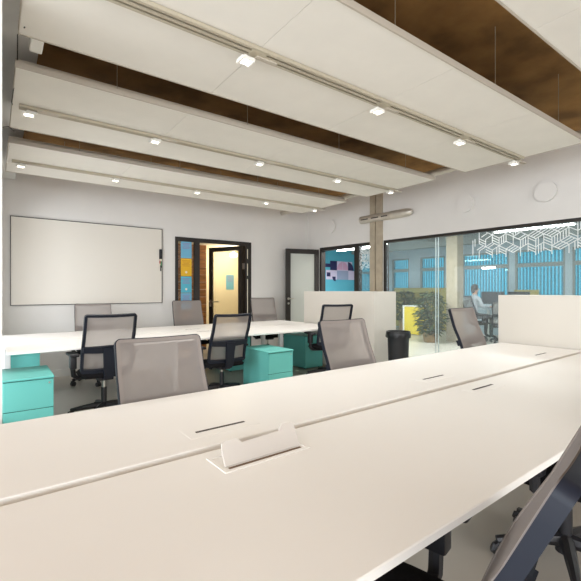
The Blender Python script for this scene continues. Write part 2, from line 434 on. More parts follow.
TY = [2.05, 3.722, 5.33]
TW = [.092, .06, .055]
TL = ['wide triple-line lighting track along the nearest full ceiling panel', 'slim lighting track under the middle ceiling panel', 'slim lighting track under the ceiling panel by the whiteboard']
for y, w, lb in zip(TY, TW, TL):
    t = thing('lighting_track', lb, 'lighting track', (0, y, 2.737), 0, 'ceiling lighting tracks')
    b = B()
    for a, c in ((-w/2, -w*.30), (-w*.12, w*.12), (w*.30, w/2)): b.box(.15, 4.53, a, c, -.022, 0)
    obj('track_rail', b, 'rail', t)
    obj('track_groove', B().box(.15, 4.53, -w*.30, -w*.12, -.008, 0).box(.15, 4.53, w*.12, w*.30, -.008, 0), 'groove', t)
    for x in (1.257, 2.37, 3.47): obj('track_joiner', B().box(x-.05, x+.05, -w*.32, w*.32, -.0235, -.001), 'rail', t)

ENERGY = 37
def spotlight(first=[]):
    t = thing('track_spotlight', '', 'spotlight')
    obj('track_adapter', B().box(.055, .20, -.045, -.012, -.030, -.018, .003), 'panel_edge', t)
    obj('swivel_stem', B().cyl((0, 0, -.022), (0, 0, -.05), .014).box(-.01, .06, -.012, .012, -.036, -.024), 'lampbody', t)
    b = B().box(-.042, .042, -.036, .036, -.052, -.042, .003)
    for a in (-.042, .030): b.box(a, a+.012, -.036, .036, -.066, -.050)
    for a in (-.036, .028): b.box(-.030, .030, a, a+.008, -.060, -.050)
    obj('lamp_housing', b, 'lampbody', t)
    obj('lamp_lens', B().box(-.029, .029, -.023, .023, -.0565, -.052), 'lamplens', t)
    return t
spot0 = spotlight()
SX = [[1.203, 2.352, 3.465, 4.50], [.212, 1.184, 2.303, 3.443, 4.44], [.232, 1.206, 2.278, 3.418, 4.40]]
SY = [2.10, 3.732, 5.34]
ordn = ['first', 'second', 'third', 'fourth', 'fifth']
row = ['the wide track above the near desk', 'the middle ceiling panel track', 'the track nearest the whiteboard wall']
used = False
for r in range(3):
    for k, x in enumerate(SX[r]):
        lb = 'lit square spotlight on %s, %s from the side with the whiteboard corner' % (row[r], ordn[k])
        lb = 'lit square spotlight, %s from the left on %s' % (ordn[k], row[r])
        loc = (x, SY[r], 2.737)
        if not used: spot0.location = loc; spot0['label'] = lb; spot0['group'] = 'track spotlights'; used = True
        else: dup(spot0, loc, 0, lb, 'track spotlights')
        l = bpy.data.lights.new('spot_bulb', 'SPOT'); l.energy = ENERGY; l.color = (1, .98, .945)
        l.spot_size = math.radians(125); l.spot_blend = .9; l.shadow_soft_size = .05
        o = bpy.data.objects.new('spot_bulb', l); C.objects.link(o); o.location = (x, SY[r], 2.655)

# services above the panels
for x0, x1, z, r_, m, lb in ((5.02, 4.95, 2.97, .045, 'galv', 'grey service pipe under the slab beyond the panel ends'), (5.18, 5.12, 3.03, .022, 'soffit', 'thin white pipe running beside the grey service pipe under the slab')):
    t = tag(obj('service_pipe', B().tube([(x0, -.6, z), ((x0+x1)/2, 3.2, z), (x1, 7.09, z)], r_, 12), m, smooth=True), lb, 'pipe')
    for y in (.6, 2.9, 4.45, 6.4):
        xx = x0+(x1-x0)*(y+.6)/7.69; obj('pipe_hanger', B().cyl((xx, y, z+r_*.6), (xx, y, SLAB), .006, n=6), 'wire', t)
t = tag(obj('cable_duct', B().tube([(4.2, 4.49, 2.86), (4.45, 4.42, 2.84), (4.62, 4.52, 2.88), (4.9, 4.45, 2.93)], .03, 10), 'soffit', smooth=True), 'bent white hose in the gap between two ceiling panels', 'hose')
for x, y, z in ((4.3, 4.46, 2.88), (4.85, 4.46, 2.95)): obj('hanging_wire', B().cyl((x, y, z), (x, y, SLAB), .004, n=6), 'wire', t)
t = tag(obj('ballast_box', B().box(.17, .24, 2.78, 2.98, 2.80, 2.87, .008), 'lampbody'), 'cream ballast box in the gap at the end of the ceiling panels', 'box')
for y in (2.82, 2.94): obj('hanging_wire', B().cyl((.205, y, 2.865), (.205, y, SLAB), .004, n=6), 'wire', t)
for k, (pts, lb) in enumerate((([(.13, 2.6, 2.735), (.11, 2.9, 2.84), (.12, 3.2, 2.8), (.10, 3.6, 2.70), (.12, 3.9, 2.78)], 'dark cable looping past the end of the middle ceiling panel'),
        ([(.035, 4.35, 2.74), (.10, 4.45, 2.80), (.15, 4.5, 2.78)], 'dark cable end reaching from the side wall into the ceiling gap'),
        ([(.12, 4.8, 2.735), (.10, 5.1, 2.64), (.14, 5.35, 2.72)], 'pale loop of cable at the end of the ceiling panel by the whiteboard'))):
    tag(obj('hanging_cable', B().tube(pts, .0035, 6), 'cable' if k < 2 else 'soffit', smooth=True), lb, 'cable', 'loose cables at the ceiling panel ends')


# wall discs and vent pipe on the right wall
for s_, z, lb in ((4.765, 2.63, 'round white disc on the wall above the lattice pattern, nearest the ceiling panel corner'),
                  (3.67, 2.655, 'round white disc on the wall above the middle of the glazing'),
                  (.772, 2.65, 'round white disc on the wall above the open corner door')):
    t = thing('wall_disc', lb, 'wall disc', rw(s_, 0, z), RWZ, 'round wall diffusers')
    obj('disc_plate', B().cyl((0, -.045, 0), (0, -.020, 0), .135, n=40), 'wall', t, True)
    obj('disc_collar', B().cyl((0, -.022, 0), (0, .0, 0), .105, n=32), 'rail', t, True)
t = thing('vent_pipe', 'short galvanised vent pipe passing in front of the concrete column', 'pipe', rw(1.66, -.115, 2.655), RWZ)
obj('pipe_tube', B().lathe([(.064, 0), (.068, .004), (.068, .70), (.064, .70)], n=24), 'galv', t, True).rotation_euler = (0, PI/2, 0)
e = B().lathe([(.06, 0), (.072, .01), (.072, .24), (.070, .30), (.062, .36), (.045, .41), (.02, .43)], n=24)
o = obj('pipe_elbow', e, 'galv', t, True); o.rotation_euler = (0, PI/2, 0); o.location = (.70, 0, 0)
obj('pipe_slot', B().box(.05, .22, -.0695, -.066, -.018, .002).box(.29, .46, -.0695, -.066, -.018, .002).box(.52, .66, -.0695, -.066, -.018, .002), 'dark', t)
obj('pipe_bracket', B().box(.30, .33, .05, .075, -.03, .03), 'steel', t)
obj('pipe_bracket', B().box(.60, .63, .05, .115, -.03, .03), 'steel', t)

# ------------------------------------------------------------------ benches
def bench(name, label, loc, rz, x0, x1, hd, flaps, legs, gapw=.046, inset=.11):
    t = thing(name, label, 'desk', loc, rz, 'long double desks')
    for sg in (-1, 1):
        y0, y1 = (gapw/2, hd) if sg > 0 else (-hd, -gapw/2)
        obj('tabletop', B().box(x0, x1, y0, y1, .715, .74, .003, seg=1), 'desk', t)
    obj('cable_tray', B().box(x0+.1, x1-.1, -.10, .10, .64, .652).box(x0+.1, x1-.1, -.10, -.095, .652, .70).box(x0+.1, x1-.1, .095, .10, .652, .70)
        .box(x0+.01, x1-.01, -gapw/2-.006, gapw/2+.006, .700, .7125), 'gap', t)
    for x in legs:
        for sg in (-1, 1):
            o = obj('leg', B().box(x-.03, x+.03, sg*(hd-inset)-.03, sg*(hd-inset)+.03, .012, .69, .004).cyl((x, sg*(hd-inset), 0), (x, sg*(hd-inset), .014), .026), 'whitemetal', t)
        obj('crossbar', B().box(x-.025, x+.025, -hd+inset-.03, hd-inset+.03, .69, .7145), 'whitemetal', t)
    for fx, fy, lid in flaps:
        f = obj('cable_flap', frame_rect(B(), fx-.17, fx+.17, 0, .0, .0, 0, 0) if 0 else B().box(fx-.16, fx+.16, fy-.062, fy+.062, .7395, .7412, .0008, seg=1), 'desk', t)
        if lid == 0:
            obj('flap_slot', B().box(fx-.115, fx+.115, fy-.010, fy+.006, .7414, .7420), 'dark', f)
    return t
BR = math.radians(1.35)
near = bench('bench_desk', 'long cream desk in the foreground with a raised cable flap', (1.0, 1.385, 0), BR, -2.6, 3.59, .80,
             [(-.22, .185, 0), (1.37, .205, 0), (1.36, -.135, 0), (3.02, .18, 0)], (-2.2, -.75, 1.75, 3.53))
far = bench('bench_desk', 'long white desk standing parallel to the whiteboard wall', (1.5, 5.545, 0), BR, -1.43, 3.05, .915,
            [(.9, .2, 0), (.9, -.2, 0)], (-1.40, .45, 2.2), .046, .66)
# open flap: recess frame with the lid standing up
fx, fy = -.240, -.150
f = obj('flap_opening', frame_rect(B(), fx-.17, fx+.17, 0, .001, .001, 0, 0) if 0 else
        B().box(fx-.175, fx+.175, fy-.07, fy-.056, .739, .743).box(fx-.175, fx+.175, fy+.056, fy+.07, .739, .743)
        .box(fx-.175, fx-.163, fy-.056, fy+.056, .739, .743).box(fx+.163, fx+.175, fy-.056, fy+.056, .739, .743), 'desk', near)
obj('cable_well', B().box(fx-.163, fx+.163, fy-.056, fy+.056, .7385, .7408), 'desk', f)
obj('brush_slit', B().box(fx-.150, fx+.150, fy-.050, fy-.038, .7400, .7414), 'brush', f)
prof = [(-.155, .0), (.155, .0), (.155, .052), (.150, .082), (.138, .088), (.098, .088), (.082, .068), (-.078, .062), (-.095, .080), (-.138, .080), (-.152, .072), (-.155, .052)]
lid = B().prism([(fx+u, v) for u, v in prof], 'y', -.004, .004)
o = obj('raised_lid', lid, 'flap', f); o.location = (0, fy-.028, .7415); o.rotation_euler.x = math.radians(-26)

# end cabinets
def cabinet(label, x0, y0, y1, dp, h):
    t = thing('end_cabinet', label, 'cabinet', (x0, y0, 0), 0, 'white cabinets closing the desk rows')
    D = y1-y0
    obj('carcass', B().box(0, dp, 0, D, .05, h-.02), 'cab', t)
    obj('top_board', B().box(-.001, dp, -.001, D+.001, h-.02, h, .002, seg=1), 'cab', t)
    obj('plinth', B().box(.02, dp-.02, .02, D-.02, 0, .05), 'gap', t)
    return t
cabinet('white cabinet block at the end of the near desk', 4.625, .70, 2.325, .42, 1.268)
cabinet('white cabinet block at the end of the far desk, next to the bin', 4.60, 4.17, 5.875, .5, 1.305)

# ------------------------------------------------------------------ pedestals
def pedestal():
    t = thing('pedestal', '', 'drawer unit')
    obj('carcass', B().box(-.19, .19, .02, .62, .02, .53), 'teal', t)
    obj('top_plate', B().box(-.195, .195, -.008, .625, .53, .55, .008), 'teal', t)
    for z0, z1, lk in ((.025, .262, 0), (.268, .522, 1)):
        d = obj('drawer', B().box(-.188, .188, 0, .02, z0, z1, .003, seg=1), 'teal', t)
        obj('finger_pull', B().box(-.188, .188, .004, .02, z1-.001, z1+.006), 'teald', d)
        if lk: obj('lock', B().cyl((.155, -.004, .49), (.155, .002, .49), .008), 'steel', d, True)
    for x in (-.15, .15):
        for y in (.08, .56): obj('glide', B().cyl((x, y, 0), (x, y, .022), .02), 'black', t)
    return t
p0 = pedestal(); p0.location = (.245, 4.245, 0); p0['group'] = 'turquoise drawer pedestals'
p0['label'] = 'turquoise two drawer pedestal below the left end of the far desk, pulled forward'
dup(p0, (2.965, 4.26, 0), BR, 'turquoise two drawer pedestal beside the chair in the middle of the far desk')
dup(p0, (.26, 6.49, 0), PI, 'turquoise pedestal under the far desk behind the pulled forward one')
dup(p0, (3.24, 6.47, 0), PI+BR, 'turquoise pedestal on the wall side of the far desk, behind the middle one')
dup(p0, (4.36, 5.93, 0), PI+BR, 'turquoise pedestal in the shade under the far desk by the white cabinet')

# ------------------------------------------------------------------ chairs (facing +y)
def make_chair(recl=17, mesh='mesh', curve=1):
    t = thing('office_chair', '', 'chair')
    W, Hh = .254, .585; ra = math.radians(recl); z0, y0 = .465, -.145
    top = 1.06 if recl == 17 else 1.02
    L = (top-z0)/math.cos(ra)
    fw = Vector((0, math.cos(ra), math.sin(ra))); up = Vector((0, -math.sin(ra), math.cos(ra)))
    def P(x, h, off=0):
        hh = h/L
        tap = 1-.025*hh if hh > 0 else 1
        bul = curve*.022*math.sin(PI*min(1, max(0, hh*1.5)))+curve*.022*(x/W)**2
        return Vector((x*tap, y0, z0)) + up*h + fw*(bul+off)
    def rrect(x1, h0, h1, r, n=6):
        pts = []
        for cx, ch, a0 in ((x1-r, h1-r, 0), (-x1+r, h1-r, 90), (-x1+r, h0+r, 180), (x1-r, h0+r, 270)):
            for k in range(n+1):
                a = math.radians(a0+90*k/n); pts.append((cx+r*math.cos(a), ch+r*math.sin(a)))
        # densify straights
        out = []
        for i, p in enumerate(pts):
            q = pts[(i+1) % len(pts)]; d = math.hypot(q[0]-p[0], q[1]-p[1]); m = max(1, int(d/.05))
            for k in range(m): out.append((p[0]+(q[0]-p[0])*k/m, p[1]+(q[1]-p[1])*k/m))
        return out
    o_, i_ = rrect(W, 0, L, .03), rrect(W-.027, .035, L-.024, .018)
    def near_i(p): # matching inner point
        x = max(-W+.027, min(W-.027, p[0])); h = max(.035, min(L-.024, p[1])); return x, h
    secs = []
    for p in o_:
        q = near_i(p)
        secs.append((P(*p, .012), P(*p, -.018), P(*q, -.018), P(*q, .012)))
    fr = obj('backrest_frame', B().ring(secs), 'blackframe', t, True)
    hem = []
    for p in rrect(W-.005, .005, L-.005, .027):
        q = near_i(p); hem.append((P(*p, .0122), P(*p, .0150), P(*q, .0150), P(*q, .0122)))
    obj('fabric_hem', B().ring(hem), 'hem', fr, True)
    NU, NV = 14, 18
    x1, h0, h1, r = W-.02, .022, L-.018, .005
    def MP(u, v):
        h = h0+(h1-h0)*v; lim = x1
        d = min(h-h0, h1-h)
        if d < r: lim = x1-r+math.sqrt(max(0, r*r-(r-d)**2))
        return P((2*u-1)*lim, h, .0135)
    obj('back_mesh', B().grid(MP, NU, NV), mesh, fr, True)
    # lumbar crossbar and spine behind
    b = B(); hc = L*.41
    for k in range(10):
        xa, xb = -W+.01+(2*W-.02)*k/10, -W+.01+(2*W-.02)*(k+1)/10
        ca, cb = .028+.012*(1-abs(xa)/W), .028+.012*(1-abs(xb)/W)
        va = [P(xa, hc-ca, -.045), P(xa, hc+ca, -.045), P(xa, hc+ca, -.015), P(xa, hc-ca, -.015)]
        vb = [P(xb, hc-cb, -.045), P(xb, hc+cb, -.045), P(xb, hc+cb, -.015), P(xb, hc-cb, -.015)]
        A = [b.bm.verts.new(v) for v in va]; D = [b.bm.verts.new(v) for v in vb]
        for q in range(4): b.bm.faces.new((A[q], A[(q+1) % 4], D[(q+1) % 4], D[q]))
        if k == 0: b.bm.faces.new(A)
        if k == 9: b.bm.faces.new(D)
    obj('lumbar_bar', b, 'blackframe', t, True)
    b = B()
    pth = [P(0, hc+.02, -.04), P(0, hc-.10, -.052), Vector((0, y0-.06, z0-.02)), Vector((0, y0-.03, .41)), Vector((0, -.02, .395))]
    wd = [.062, .055, .048, .045, .05]
    prev = None
    for p, w in zip(pth, wd):
        i = pth.index(p); a = pth[max(0, i-1)]; c = pth[min(len(pth)-1, i+1)]
        d = (c-a).normalized(); nrm = Vector((0, -d.z, d.y))*.016
        cur = [b.bm.verts.new(p+Vector((sx*w, 0, 0))+nrm*sn) for sx, sn in ((-1, 1), (1, 1), (1, -1), (-1, -1))]
        if prev:
            for q in range(4): b.bm.faces.new((prev[q], prev[(q+1) % 4], cur[(q+1) % 4], cur[q]))
        else: b.bm.faces.new(cur)
        prev = cur
    b.bm.faces.new(prev)
    obj('spine', b, 'blackframe', t, True)
    # seat
    b = B()
    def SP(u, v):
        x, y = (2*u-1), (2*v-1)
        k = (1-.16*abs(x)**4-.0)*(1)
        yy = .045 + y*.235*(1-.10*x*x); xx = x*.245*(1-.08*y*y)
        return xx, yy
    n = 12
    topv = [[None]*(n+1) for _ in range(n+1)]; botv = [[None]*(n+1) for _ in range(n+1)]
    for j in range(n+1):
        for i in range(n+1):
            xx, yy = SP(i/n, j/n); x, y = 2*i/n-1, 2*j/n-1
            e = max(abs(x), abs(y)); z = .478-.035*e**8-.012*math.cos(x*PI/2)*math.cos(y*PI/2)-.02*max(0, y)**3
            topv[j][i] = b.bm.verts.new((xx, yy, z)); botv[j][i] = b.bm.verts.new((xx*.94, yy*.94, .412))
    for j in range(n):
        for i in range(n):
            b.bm.faces.new((topv[j][i], topv[j][i+1], topv[j+1][i+1], topv[j+1][i]))
            b.bm.faces.new((botv[j][i], botv[j+1][i], botv[j+1][i+1], botv[j][i+1]))
    per = [(0, i) for i in range(n)]+[(j, n) for j in range(n)]+[(n, n-i) for i in range(n)]+[(n-j, 0) for j in range(n)]
    for k in range(len(per)):
        (a, c), (d, e) = per[k], per[(k+1) % len(per)]
        b.bm.faces.new((topv[a][c], topv[d][e], botv[d][e], botv[a][c]))
    obj('seat', b, 'seatf', t, True)
    obj('tilt_mechanism', B().box(-.075, .075, -.10, .13, .365, .415, .012).cyl((.07, .06, .39), (.24, .07, .392), .006).cyl((.22, .07, .392), (.275, .07, .392), .012), 'black', t)
    for sg in (-1, 1):
        a = obj('armrest', B().tube([(sg*.10, .02, .40), (sg*.25, .02, .405), (sg*.283, .02, .43), (sg*.290, .02, .50), (sg*.290, .02, .635)], [.022, .022, .024, .024, .022], 8)
                .box(sg*.29-.03, sg*.29+.03, -.02, .06, .50, .63, .01), 'black', t, True)
        obj('arm_pad', B().box(sg*.29-.045, sg*.29+.045, -.09, .16, .632, .662, .013, seg=3), 'black', a, True)
    obj('piston', B().cyl((0, 0, .20), (0, 0, .37), .016), 'steel', t, True)
    obj('gas_cylinder', B().cyl((0, 0, .06), (0, 0, .30), .028).cyl((0, 0, .055), (0, 0, .14), .045, .034), 'black', t, True)
    b = B(); cast = []
    for k in range(5):
        a = 2*PI*k/5+PI/2; c, s_ = math.cos(a), math.sin(a)
        b.tube([(0, 0, .112), (.10*c, .10*s_, .112), (.22*c, .22*s_, .098), (.315*c, .315*s_, .082)], [.036, .030, .024, .019], 8)
        cast.append((a, .305*c, .305*s_))
    obj('star_base', b, 'black', t, True)
    for a, x, y in cast:
        b = B(); ax = Vector((-math.sin(a+.5), math.cos(a+.5), 0)); c = Vector((x, y, .03))
        for sg in (-1, 1): b.cyl(c+ax*sg*.008, c+ax*sg*.026, .03, n=18)
        b.cyl((x, y, .03), (x, y, .082), .010)
        fwd = Vector((ax.y, -ax.x, 0))
        cs = obj('caster', b, 'wheel', t, True)
        hd = [c+Vector((0, 0, .034))+fwd*(-.02), c+Vector((0, 0, .036)), c+Vector((0, 0, .03))+fwd*.026, c+Vector((0, 0, .008))+fwd*.036]
        obj('caster_hood', B().tube(hd, [.012, .016, .016, .011], 8), 'black', cs, True)
    return t

def back_to_origin(cx, cy, rz, ytop=-.327):
    """chair origin from where the middle of the top edge of the backrest is"""
    return (cx - (-math.sin(rz)*ytop), cy - math.cos(rz)*ytop, 0)
proto = make_chair()
R_ = math.radians
GRP = {'w': 'chairs on the wall side of the far desk', 'm': 'chairs on the near side of the far desk', 'n': 'chairs behind the near desk', 'f': 'chairs in front of the near desk', 'o': 'chairs in the neighbouring office'}
CH = [  # back-top x, y, heading, top z, label, group
    (1.195, 6.69, PI+R_(-4), 1.118, 'mesh chair on the wall side of the far desk, below the whiteboard', 'w'),
    (2.68, 6.73, PI+R_(-6), 1.143, 'mesh chair in front of the notices on the door sidelight', 'w'),
    (4.26, 6.79, PI+R_(-12), 1.172, 'mesh chair between the two doors, back to the wall', 'w'),
    (.945, 4.30, R_(2), 1.08, 'black framed chair seen from behind, beside the left turquoise pedestal', 'm'),
    (2.31, 4.30, 0, 1.035, 'black framed chair seen from behind, against the middle turquoise pedestal', 'm'),
    (4.00, 4.30, R_(-14), 1.115, 'dark framed mesh chair in front of the white cabinet of the far desk', 'm'),
    (.777, 2.385, PI, 1.045, 'large grey mesh chair back behind the near desk, next to the closed cable flap', 'n'),
    (2.275, 2.43, PI, 1.078, 'grey mesh chair back behind the near desk with the white cabinet beyond', 'n'),
    (4.09, 2.48, PI+R_(3), 1.126, 'taupe mesh chair back before the glazing, beside the near white cabinet', 'n'),
]
for k, (x, y, rz, tz, lb, g) in enumerate(CH):
    if k: dup(proto, back_to_origin(x, y, rz), rz, lb, GRP[g], tz-1.06)
K_LABEL = 'black chair under the near desk, only its star base and casters showing'
cj = make_chair(25, curve=.5)
rj = R_(12.5); yt = -.145-(1.02-.465)*math.tan(R_(25))
cj.location = back_to_origin(.942, .290, rj, yt); cj.rotation_euler.z = rj
cj['label'] = 'reclined mesh chair with a dark blue black frame, cut off at the picture corner'; cj['group'] = GRP['f']
ck = dup(cj, (2.24, .80, 0), 0, K_LABEL, GRP['f'])
for ch in ck.children:
    if ch.name.startswith(('star_base', 'caster')): ch.rotation_euler.z = R_(-27)

# ------------------------------------------------------------------ waste bin
t = thing('waste_bin', 'black round waste bin with a bag folded over its rim', 'bin', (4.70, 3.80, 0))
obj('bin_body', B().lathe([(.125, 0), (.13, .005), (.155, .70), (.160, .72), (.150, .72), (.146, .70), (.12, .02)], n=32), 'bin', t, True)
b = B(); n = 48
def bagp(u, v):
    a = u*2*PI; wob = .006*math.sin(a*9)+.004*math.sin(a*17+1)
    pr_ = [(.140, .60), (.148, .70), (.155, .735), (.168, .735), (.176, .70), (.174+wob, .645+wob)]
    i = min(4, int(v*5)); f_ = v*5-i
    r = pr_[i][0]*(1-f_)+pr_[i+1][0]*f_; z = pr_[i][1]*(1-f_)+pr_[i+1][1]*f_
    return (r*math.cos(a), r*math.sin(a), z)
obj('bin_bag', B().grid(bagp, n, 10), 'bag', t, True)

# ------------------------------------------------------------------ neighbouring office (frame of the right wall)
ND = 6.3
struct('ceiling_neighbour', B().box(-3.2, 12.4, .14, ND+.2, 3.0, 3.15), 'nceil', 'grey green ceiling of the neighbouring office', 'ceiling', **RL)
b = B()
WIN = [(-2.378, -1.651), (-1.209, -.28), (.30, 1.72), (1.88, 3.12), (3.28, 4.6), (4.8, 5.9), (6.3, 7.4)]
xs = -3.2
for a, c in WIN:
    b.box(xs, a, ND, ND+.2, 0, 3.0); b.box(a, c, ND, ND+.2, 0, 1.05); b.box(a, c, ND, ND+.2, 2.46, 3.0); xs = c
b.box(xs, 12.4, ND, ND+.2, 0, 3.0)
struct('wall_facade', b, 'nwall', 'grey window wall of the neighbouring office', 'wall', **RL)
struct('wall_blue', B().box(-3.22, -3.1, 0, 5.2, 0, 3.0).box(-3.22, -3.1, 5.2, ND+.2, 2.45, 3.0).box(-3.22, -3.1, 5.2, ND+.2, 0, .9).box(-3.22, -3.1, 6.05, ND+.2, .9, 2.45), 'blue', 'blue painted end wall of the neighbouring office', 'wall', **RL)
struct('wall_divider', B().box(-3.2, -.1, 0, .12, 0, 3.0), 'nwall', 'grey wall between the corridor and the neighbouring office', 'wall', **RL)
struct('wall_end', B().box(12.3, 12.4, 0, ND+.2, 0, 3.1), 'nwall', 'grey wall closing the neighbouring office', 'wall', **RL)
for k, (a, c) in enumerate(WIN[:5]):
    w = thing('window_%d' % (k+2), 'blue window of the neighbouring office, number %s from the blue wall' % ordn[k], 'window', rw(a, ND, 1.05), RWZ); w['kind'] = 'structure'
    b = frame_rect(B(), 0, c-a, 0, 1.41, .05, .02, .10).box(0, c-a, .0, .10, .93, 1.04)
    obj('window_frame', b, 'nbeam', w)
    obj('window_glass', B().box(.05, c-a-.05, .05, .06, .05, 1.36), 'tint', w)
    n = int((c-a-.1)/.085)
    for q in range(n):
        x = .05+(q+.5)*(c-a-.1)/n
        obj('blind_slat', B().box(x-.024, x+.024, .110, .112, .03, 1.36, rot=Matrix.Rotation(R_(18), 3, 'Z')), 'blind', w)
w = thing('window_7', 'blue window in the end wall beside the mural', 'window', rw(-3.1, 5.2, .9), RWZ); w['kind'] = 'structure'
obj('window_frame', B().box(-.10, -.02, 0, .05, 0, 1.55).box(-.10, -.02, .80, .85, 0, 1.55).box(-.10, -.02, .05, .80, 1.50, 1.55).box(-.10, -.02, .05, .8, 0, .05).box(-.10, -.02, .05, .80, 1.04, 1.12), 'nbeam', w)
obj('window_glass', B().box(-.06, -.05, .05, .80, .05, 1.5), 'tint', w)
for q in range(8): obj('blind_slat', B().box(-.02, -.018, .06+q*.092, .11+q*.092, .05, 1.5), 'blind', w)
# beams, column
for k, s_ in enumerate((-1.9, .2, 2.3, 4.4)):
    struct('beam' if k == 0 else 'beam.%03d' % k, B().box(s_-.12, s_+.12, .14, ND, 2.76, 3.0), 'nbeam', 'grey ceiling beam of the neighbouring office', 'beam', **RL)
struct('beam_long', B().box(-3.1, 12, 4.9, 5.15, 2.62, 3.0), 'nbeam', 'long grey beam near the blue windows', 'beam', **RL)
struct('column', B().box(1.21, 1.51, 3.75, 4.05, 0, 3.0), 'column', 'square concrete column in the neighbouring office', 'column', **RL)
for s0, s1, n_, z, lb in ((2.86, 4.30, 2.8, 2.545, 'long bright tube lamp hanging above the lattice pattern'), (-1.75, -.45, 2.8, 2.50, 'bright tube lamp hanging beyond the open corner door')):
    t = thing('tube_lamp', lb, 'lamp', rw((s0+s1)/2, n_, z), RWZ, 'tube lamps of the neighbouring office')
    h = (s1-s0)/2
    obj('lamp_tube', B().box(-h, h, -.045, .045, 0, .05, .01), 'tubelight', t)
    obj('lamp_body', B().box(-h, h, -.05, .05, .05, .085), 'lampbody', t)
    for x in (-h*.8, h*.8): obj('hanging_wire', B().cyl((x, 0, .08), (x, 0, 3.0-z), .004, n=6), 'wire', t)
for s_, n_, lb in ((1.45, 5.6, 'short bright lamp before the blue window beside the grey column'),):
    t = thing('tube_lamp', lb, 'lamp', rw(s_, n_, 1.94), RWZ, 'tube lamps of the neighbouring office')
    obj('lamp_tube', B().box(-.18, .18, -.03, .03, 0, .04, .01), 'tubelight', t)
    obj('lamp_body', B().box(-.18, .18, -.035, .035, .04, .07), 'lampbody', t)
    for x in (-.15, .15): obj('hanging_wire', B().cyl((x, 0, .07), (x, 0, 1.06), .003, n=6), 'wire', t)
for s_, lb in ((-1.4, 'square ceiling light of the next office above the corner door end'), (1.2, 'square ceiling light of the next office before the concrete column'),
               (3.9, 'square ceiling light of the next office above the lattice pattern'), (6.8, 'square ceiling light at the far part of the next office')):
    t = thing('ceiling_light', lb, 'lamp', rw(s_, 1.6, 2.93), RWZ, 'ceiling lights of the neighbouring office')  # fittings added above the sight line to brighten this office
    obj('lamp_frame', frame_rect(B(), -.42, .42, -.42, .42, .03, 0, .07) if 0 else B().box(-.42, .42, -.42, .42, .02, .07), 'lampbody', t)
    obj('diffuser', B().box(-.39, .39, -.39, .39, .012, .021), 'nlight', t)
    l = bpy.data.lights.new('ceiling_lamp', 'AREA'); l.size = .76; l.energy = 120; l.color = (1, .97, .92)
    o = bpy.data.objects.new('ceiling_lamp', l); C.objects.link(o); o.location = rw(s_, 1.6, 2.935)
# mural: plain blocks and quarter discs on the blue wall
t = thing('wall_mural', 'navy and lilac geometric blocks on the blue wall beyond the corner door', 'mural', rw(-3.1, 3.62, 1.70), RWZ)
def qdisc(b, cy, cz, r, a0, x0, x1, n=10):
    pts = [(cy, cz)]+[(cy+r*math.cos(R_(a0+90*k/n)), cz+r*math.sin(R_(a0+90*k/n))) for k in range(n+1)]
    return b.prism(pts, 'x', x0, x1)
u = .29
obj('lilac_block', B().box(0, .012, .52, 1.30, .32, .64).box(0, .012, .0, .52, .0, .32), 'lilac', t)
obj('navy_block', B().box(0, .013, .20, .52, .32, .64).box(0, .013, -.15, .20, .42, .54).box(0, .013, .02, .2, .1, .24), 'navy', t)
obj('grey_block', B().box(0, .013, .52, 1.10, 0, .32), 'grey', t)
obj('navy_quarter', qdisc(qdisc(B(), 1.08, .33, .3, 0, .012, .016), .45, .1, .16, 180, .012, .016), 'navy', t)
obj('pale_block', B().box(0, .012, 1.10, 1.42, 0, .32), 'lilac', t)
obj('pink_quarter', qdisc(qdisc(B(), .80, .34, .28, 90, .012, .0145), .82, .34, .28, 0, .012, .0145), 'pink', t)
# partitions, cabinet, plants
def part(name, label, cat, b, m, group=None): return tag(obj(name, b, m, loc=P0, rz=RWZ), label, cat, group)
def low_partition(s0, s1, h, lb):
    t = thing('low_partition', lb, 'partition', rw((s0+s1)/2, 6.12, 0), RWZ, 'yellow partitions under the blue windows')
    w = (s1-s0)/2
    obj('fabric_panel', B().box(-w, w, -.02, .02, .05, h-.02), 'olive', t)
    obj('panel_trim', B().box(-w-.01, w+.01, -.025, .025, h-.02, h).box(-w-.012, -w, -.025, .025, .0, h).box(w, w+.012, -.025, .025, 0, h), 'olive', t)
low_partition(-2.12, -.15, 1.41, 'dull yellow partition behind the potted plants')
low_partition(1.95, 2.55, 1.34, 'small yellow partition showing over the near white cabinet')
t = thing('side_cabinet', 'bright yellow low cabinet with a white top between the plants', 'cabinet', rw(-.27, 4.6, 0), RWZ)
obj('carcass', B().box(-.25, .25, -.2, .2, .02, .84), 'yellow', t)
obj('cabinet_top', B().box(-.30, .30, -.22, .22, .84, .87), 'whitemetal', t)
obj('side_panel', B().box(-.30, -.25, -.21, .21, 0, .84), 'whitemetal', t)
